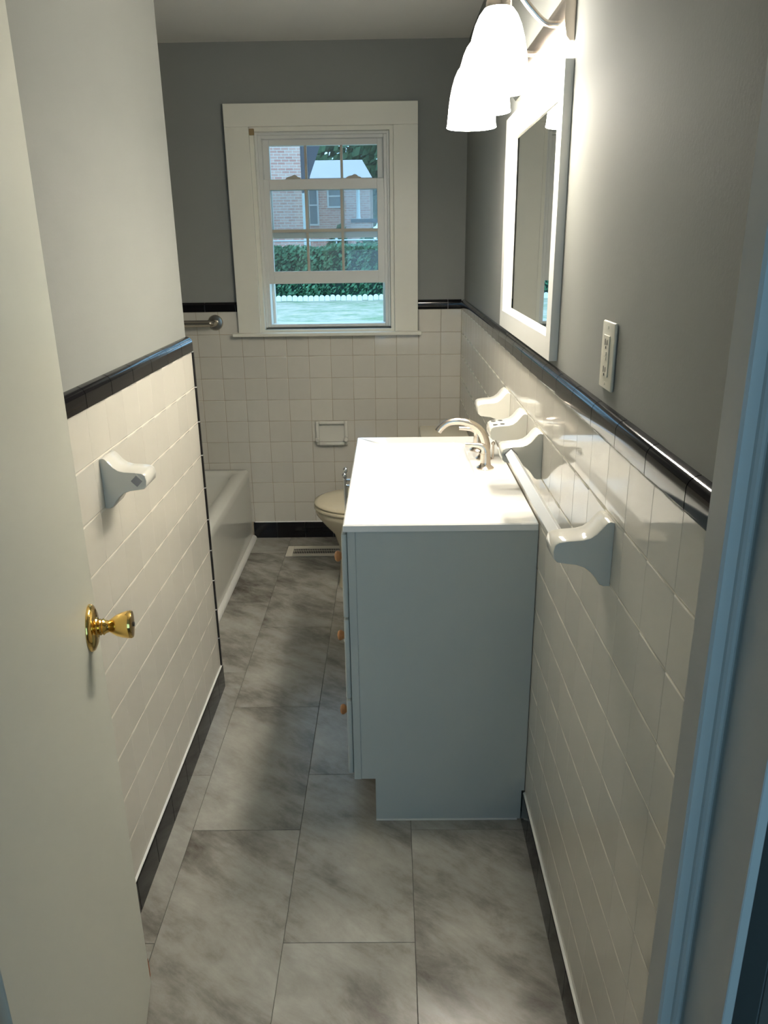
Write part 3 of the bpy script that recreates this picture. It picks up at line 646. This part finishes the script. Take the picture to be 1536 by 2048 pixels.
# diamond socket: rim plus dark recess on the near side face
g = MB(); r1, r2 = .0165, .0125; y0 = -.0351
P1 = [(.073+r1,.006),(.073,.006+r1),(.073-r1,.006),(.073,.006-r1)]; P2 = [(.073+r2,.006),(.073,.006+r2),(.073-r2,.006),(.073,.006-r2)]
vs = [(p,y0+.0003,q) for p,q in P1]+[(p,y0-.0016,q) for p,q in P1]+[(p,y0-.0016,q) for p,q in P2]+[(p,y0+.0003,q) for p,q in P2]; fs = []
for j in range(3):
    for i in range(4): fs.append((j*4+i, j*4+(i+1)%4, (j+1)*4+(i+1)%4, (j+1)*4+i))
g.add(vs, fs).obj('socket_rim', M['ceramic'], lb)
MB().add([(p,y0-.0002,q) for p,q in P2]+[(p,y0+.0006,q) for p,q in P2], [(0,1,2,3),(7,6,5,4),(0,4,5,1),(1,5,6,2),(2,6,7,3),(3,7,4,0)]).obj('socket', M['black_grout'], lb)
# ---------------------------------------------------------------- door leaf
HP = Vector((-.7456,-3.335,0)); FP = Vector((-.8713,-2.6865,0)); dv = (FP-HP); DL = dv.length; ang = math.atan2(dv.y, dv.x)
do = empty('door_leaf', HP, 'cream painted flush door standing open against the left tiles', 'door', rz=ang)
# local x runs along the leaf to its free edge, local -y faces the room
B(0, DL, .0, .035, .010, 2.03).obj('leaf', M['door'], do, bevel=.0012, seg=1)
KX, KZ = DL-.060, .882
g = MB().lathe([(.0405,0),(.0405,.002),(.038,.006),(.030,.0095),(.018,.011),(.0165,.013)], (KX,-.0003,KZ), (0,-1,0), 40); g.obj('rose', M['brass'], do, smooth=True)
kn = MB().lathe([(.0165,.011),(.0125,.014),(.0145,.0165),(.0125,.019),(.0145,.0215),(.0115,.025),(.010,.030),(.0125,.034),(.018,.042),(.0215,.051),(.0235,.060),(.0240,.066),(.0225,.0685),(.012,.0695)], (KX,-.0003,KZ), (0,-1,0), 40).obj('knob', M['brass'], do, smooth=True)
MB().lathe([(.004,.0695),(.004,.0715),(.003,.072)], (KX,-.0003,KZ), (0,-1,0), 14).obj('lock_button', M['slot'], kn, smooth=True)
B(DL-.0004, DL+.0012, .006, .029, KZ-.028, KZ+.028).obj('latch_plate', M['brass'], do)
g = MB().add([(DL-.001,-.0010,.030),(DL+.0016,-.0010,.030),(DL+.0019,-.0012,.052),(DL+.0005,-.0010,.078),(DL-.001,-.001,.065),
              (DL-.001,.004,.030),(DL+.0016,.004,.030),(DL+.0019,.004,.052),(DL+.0005,.004,.078),(DL-.001,.004,.065)],
             [(0,1,2,3,4),(9,8,7,6,5),(0,5,6,1),(1,6,7,2),(2,7,8,3),(3,8,9,4),(4,9,5,0)])
tag(g.obj('paint_chip', M['chip'], do), 'sliver of bare red-brown wood where the paint is chipped')
for z in (.25,1.02,1.8): MB().lathe([(.006,-.045),(.006,.045)], (.0,-.007,z), (0,0,1), 14).obj('hinge', M['brass'], do, smooth=True)

# ---------------------------------------------------------------- outside
GZ = -.45
gr = B(-40, 40, .4, 70, GZ-.1, GZ).obj('ground', M['lawn']); tag(gr, kind='structure')
def pt(k, D, kz=None): # a spot at distance D from the doorway
    return (CX+k*D, CY+D) if kz is None else (CX+k*D, CY+D, CZ+kz*D)
def leaves(n, fn, s0, s1):
    vs = []; fs = []
    for i in range(n):
        p, nn = fn(); p = Vector(p)
        a = Vector((random.gauss(0,1),random.gauss(0,1),random.gauss(0,1))).normalized(); b_ = a.orthogonal().normalized()
        c = a.cross(b_); s = random.uniform(s0, s1); k = len(vs)
        vs += [p+b_*s*1.4, p+c*s*.7, p-b_*s*1.4, p-c*s*.7]; fs.append((k,k+1,k+2,k+3))
    return MB().add(vs, fs)
# hedge
HYa, HYb, HZ = CY+29.9, CY+31.6, 1.43
he = empty('hedge', ((-2.5),(HYa+HYb)/2,GZ), 'long clipped green hedge across the lawn behind the white edging', 'hedge')
ox, oy = 2.5, -(HYa+HYb)/2
B(-7.5,7.5,HYa+.18+oy,HYb-.18+oy,0,HZ-GZ-.15).obj('hedge_shade_core', M['hedge_core'], he)  # solid dark box stands in for the shade deep inside the hedge
def fh():
    x = random.uniform(-7.7,7.7); c = random.random()
    bump = .09*math.sin(x*1.7)+.06*math.sin(x*4.3+1)
    if c < .62: return (x, HYa+oy+random.uniform(-.02,.22)+bump*.8+.06*math.sin(x*9), random.uniform(0.03,HZ-GZ)), None
    return (x, random.uniform(HYa+oy,HYb+oy), HZ-GZ+random.uniform(-.16,.03)+bump*.5), None
leaves(16000, fh, .035, .085).obj('foliage', M['hedge_leaf'], he, fix=False)
# edging
ed = empty('garden_edging', (-2.75, CY+29.45, GZ), 'row of white scalloped edging stones along the foot of the hedge', 'garden edging')
em = MB().prism([(-.096,0)]+[(.096*math.cos(PI-PI*k/8)*.98, .12+.085*math.sin(PI*k/8)) for k in range(9)]+[(.096,0)], -.04, .04, lambda p,q,t:(p,t,q)).mesh('edging_stone', M['stone'], bevel=.01, seg=1, smooth=True)
for i in range(34): link('edging_stone', em, ed, ((i-16.5)*.198, random.uniform(-.015,.015), random.uniform(-.02,.01)), (0,0,random.uniform(-.05,.05)))
# fence rail behind the hedge
fe = empty('chain_fence', (-2.5, CY+32.2, GZ), 'pale metal fence rail on posts just above the hedge', 'fence')
MB().tube([(-8,0,2.10),(8,0,2.10)], .03, 10).obj('top_rail', M['galv'], fe, smooth=True)
pm = MB().lathe([(.028,0),(.028,2.12),(.05,2.13),(.05,2.17),(.01,2.2)], n=12).mesh('post', M['galv'], smooth=True)
for x in (-7.4,-4.9,-2.45,.07,2.5,5,7.5): link('post', pm, fe, (x,0.05,0))
# left brick house
D = 33.5
lh = empty('brick_house', (CX-.1041*D, CY+D, GZ), 'near red brick house wall at the left of the view with dark roof edge', 'house', rz=math.radians(7.5))
B(-5.4,0,0,5,0,6.9).obj('wall', M['brick'], lh)
B(.001,.27,.05,5,0,6.6).obj('shaded_side_wall', M['roof_and_shade'], lh)  # shade on the side wall is put into its dark colour
MB().prism([(.272,4.2),(.272,6.95),(1.22,6.95),(.80,5.64),(.36,4.55)], .1, 4, lambda p,q,t:(p,t,q)).obj('roof_edge', M['roof_and_shade'], lh)
B(.0,.26,-.03,.04,0.3,3.9).obj('corner_board', M['ext_white'], lh)
# far house
D = 41.0
fx = CX-.052*D; fh_ = empty('neighbour_house', (fx, CY+D+4, GZ), 'low brick house with gray roof and white porch post beyond the fence', 'house')
wz = CZ+.0745*D-GZ
x0 = -4.2; x1 = 1.17
B(x0,x1,-4,4,0,wz).obj('wall', M['brick'], fh_)
MB().add([(x0-.4,-4.4,wz-.02),(x1+.15,-4.4,wz-.02),(x1+.15,4.4,wz-.02),(x0-.4,4.4,wz-.02),(x0+.6,-.3,wz+1.15),(x1-.45,-.3,wz+1.15),(x1-.45,.3,wz+1.15),(x0+.6,.3,wz+1.15)],
   [(0,3,2,1),(4,5,6,7),(0,1,5,4),(1,2,6,5),(2,3,7,6),(3,0,4,7)]).obj('roof', M['roof'], fh_)
def hwin(kx0,kx1,kz0,kz1):
    a, b_ = CX+kx0*D-fx, CX+kx1*D-fx; c, d = CZ+kz0*D-GZ, CZ+kz1*D-GZ
    g = MB().box(a-.08,b_+.08,-4.06,-4.0,c-.08,c).box(a-.08,b_+.08,-4.06,-4.0,d,d+.08).box(a-.08,a,-4.06,-4.0,c,d).box(b_,b_+.08,-4.06,-4.0,c,d).box(a,b_,-4.05,-4.0,(c+d)/2-.03,(c+d)/2+.03)
    w_ = g.obj('window', M['ext_white'], fh_); B(a,b_,-4.02,-4.0,c,d).obj('pane', M['ext_glass'], w_)
hwin(-.0722,-.0575,.0435,.066); hwin(-.0955,-.0865,.024,.066)
g = MB().lathe([(.11,0),(.11,.08),(.085,.12),(.085,1.55),(.11,1.6)], (CX-.0363*D-fx,-5.0,CZ+.028*D-GZ), n=16); g.obj('porch_post', M['ext_white'], fh_, smooth=True)
B(CX-.045*D-fx, x1+.9,-5.3,-4.0,CZ+.0265*D-GZ-.1,CZ+.028*D-GZ).obj('porch_floor', M['roof_and_shade'], fh_)
B(CX-.045*D-fx, x1+.1,-5.25,-4.06,0,CZ+.0265*D-GZ-.1).obj('porch_wall', M['brick'], fh_)
# shrubs between
def shrub(name, x, y, rx, ry, h, n, label, cat, m, s0=.05, s1=.11, base=0.0):
    s = empty(name, (x,y,GZ), label, cat)
    def f():
        u = random.gauss(0,1); v = random.gauss(0,1); w_ = random.gauss(0,1); l = math.sqrt(u*u+v*v+w_*w_); r = random.uniform(.75,1.0)*(1+.15*math.sin(5*u/l+3*v/l))
        return (u/l*rx*r, v/l*ry*r, base+(h-base)/2+(w_/l)*(h-base)/2*r), None
    leaves(n, f, s0, s1).obj('foliage', m, s, fix=False)
    MB().tube([(0,0,0),(.02,0,base*.6+.1),(-.03,.02,base+(h-base)*.5)], [max(.05,h*.025),max(.04,h*.02),.02], 10).obj('trunk', M['bark'], s, smooth=True)
    return s
shrub('flowering_shrub', CX-.062*34.5, CY+34.5, .5, .45, 2.6, 800, 'round shrub with pale leaves in front of the far house', 'shrub', M['tree_leaf'])
shrub('leafy_shrub', CX-.026*34.5, CY+34.5, .55, .45, 2.4, 1000, 'dark green shrub below the porch post of the far house', 'shrub', M['hedge_leaf'])
for k, D, rx, h, base, n, lb_ in ((-.055,60,5.2,14,3.5,5200,'tall leafy tree behind the gray roof of the far house'),(.055,45,2.2,10.5,1.2,3600,'dense dark tree to the right of the far house'),(-.14,84,6.5,21,4,3600,'largest distant tree behind the two houses'),(.11,60,4,13,2,2500,'rightmost distant tree beyond the fence')):
    shrub('tree', CX+k*D, CY+D, rx, rx*.8, h, n, lb_, 'tree', M['tree_leaf'], .18, .42, base)
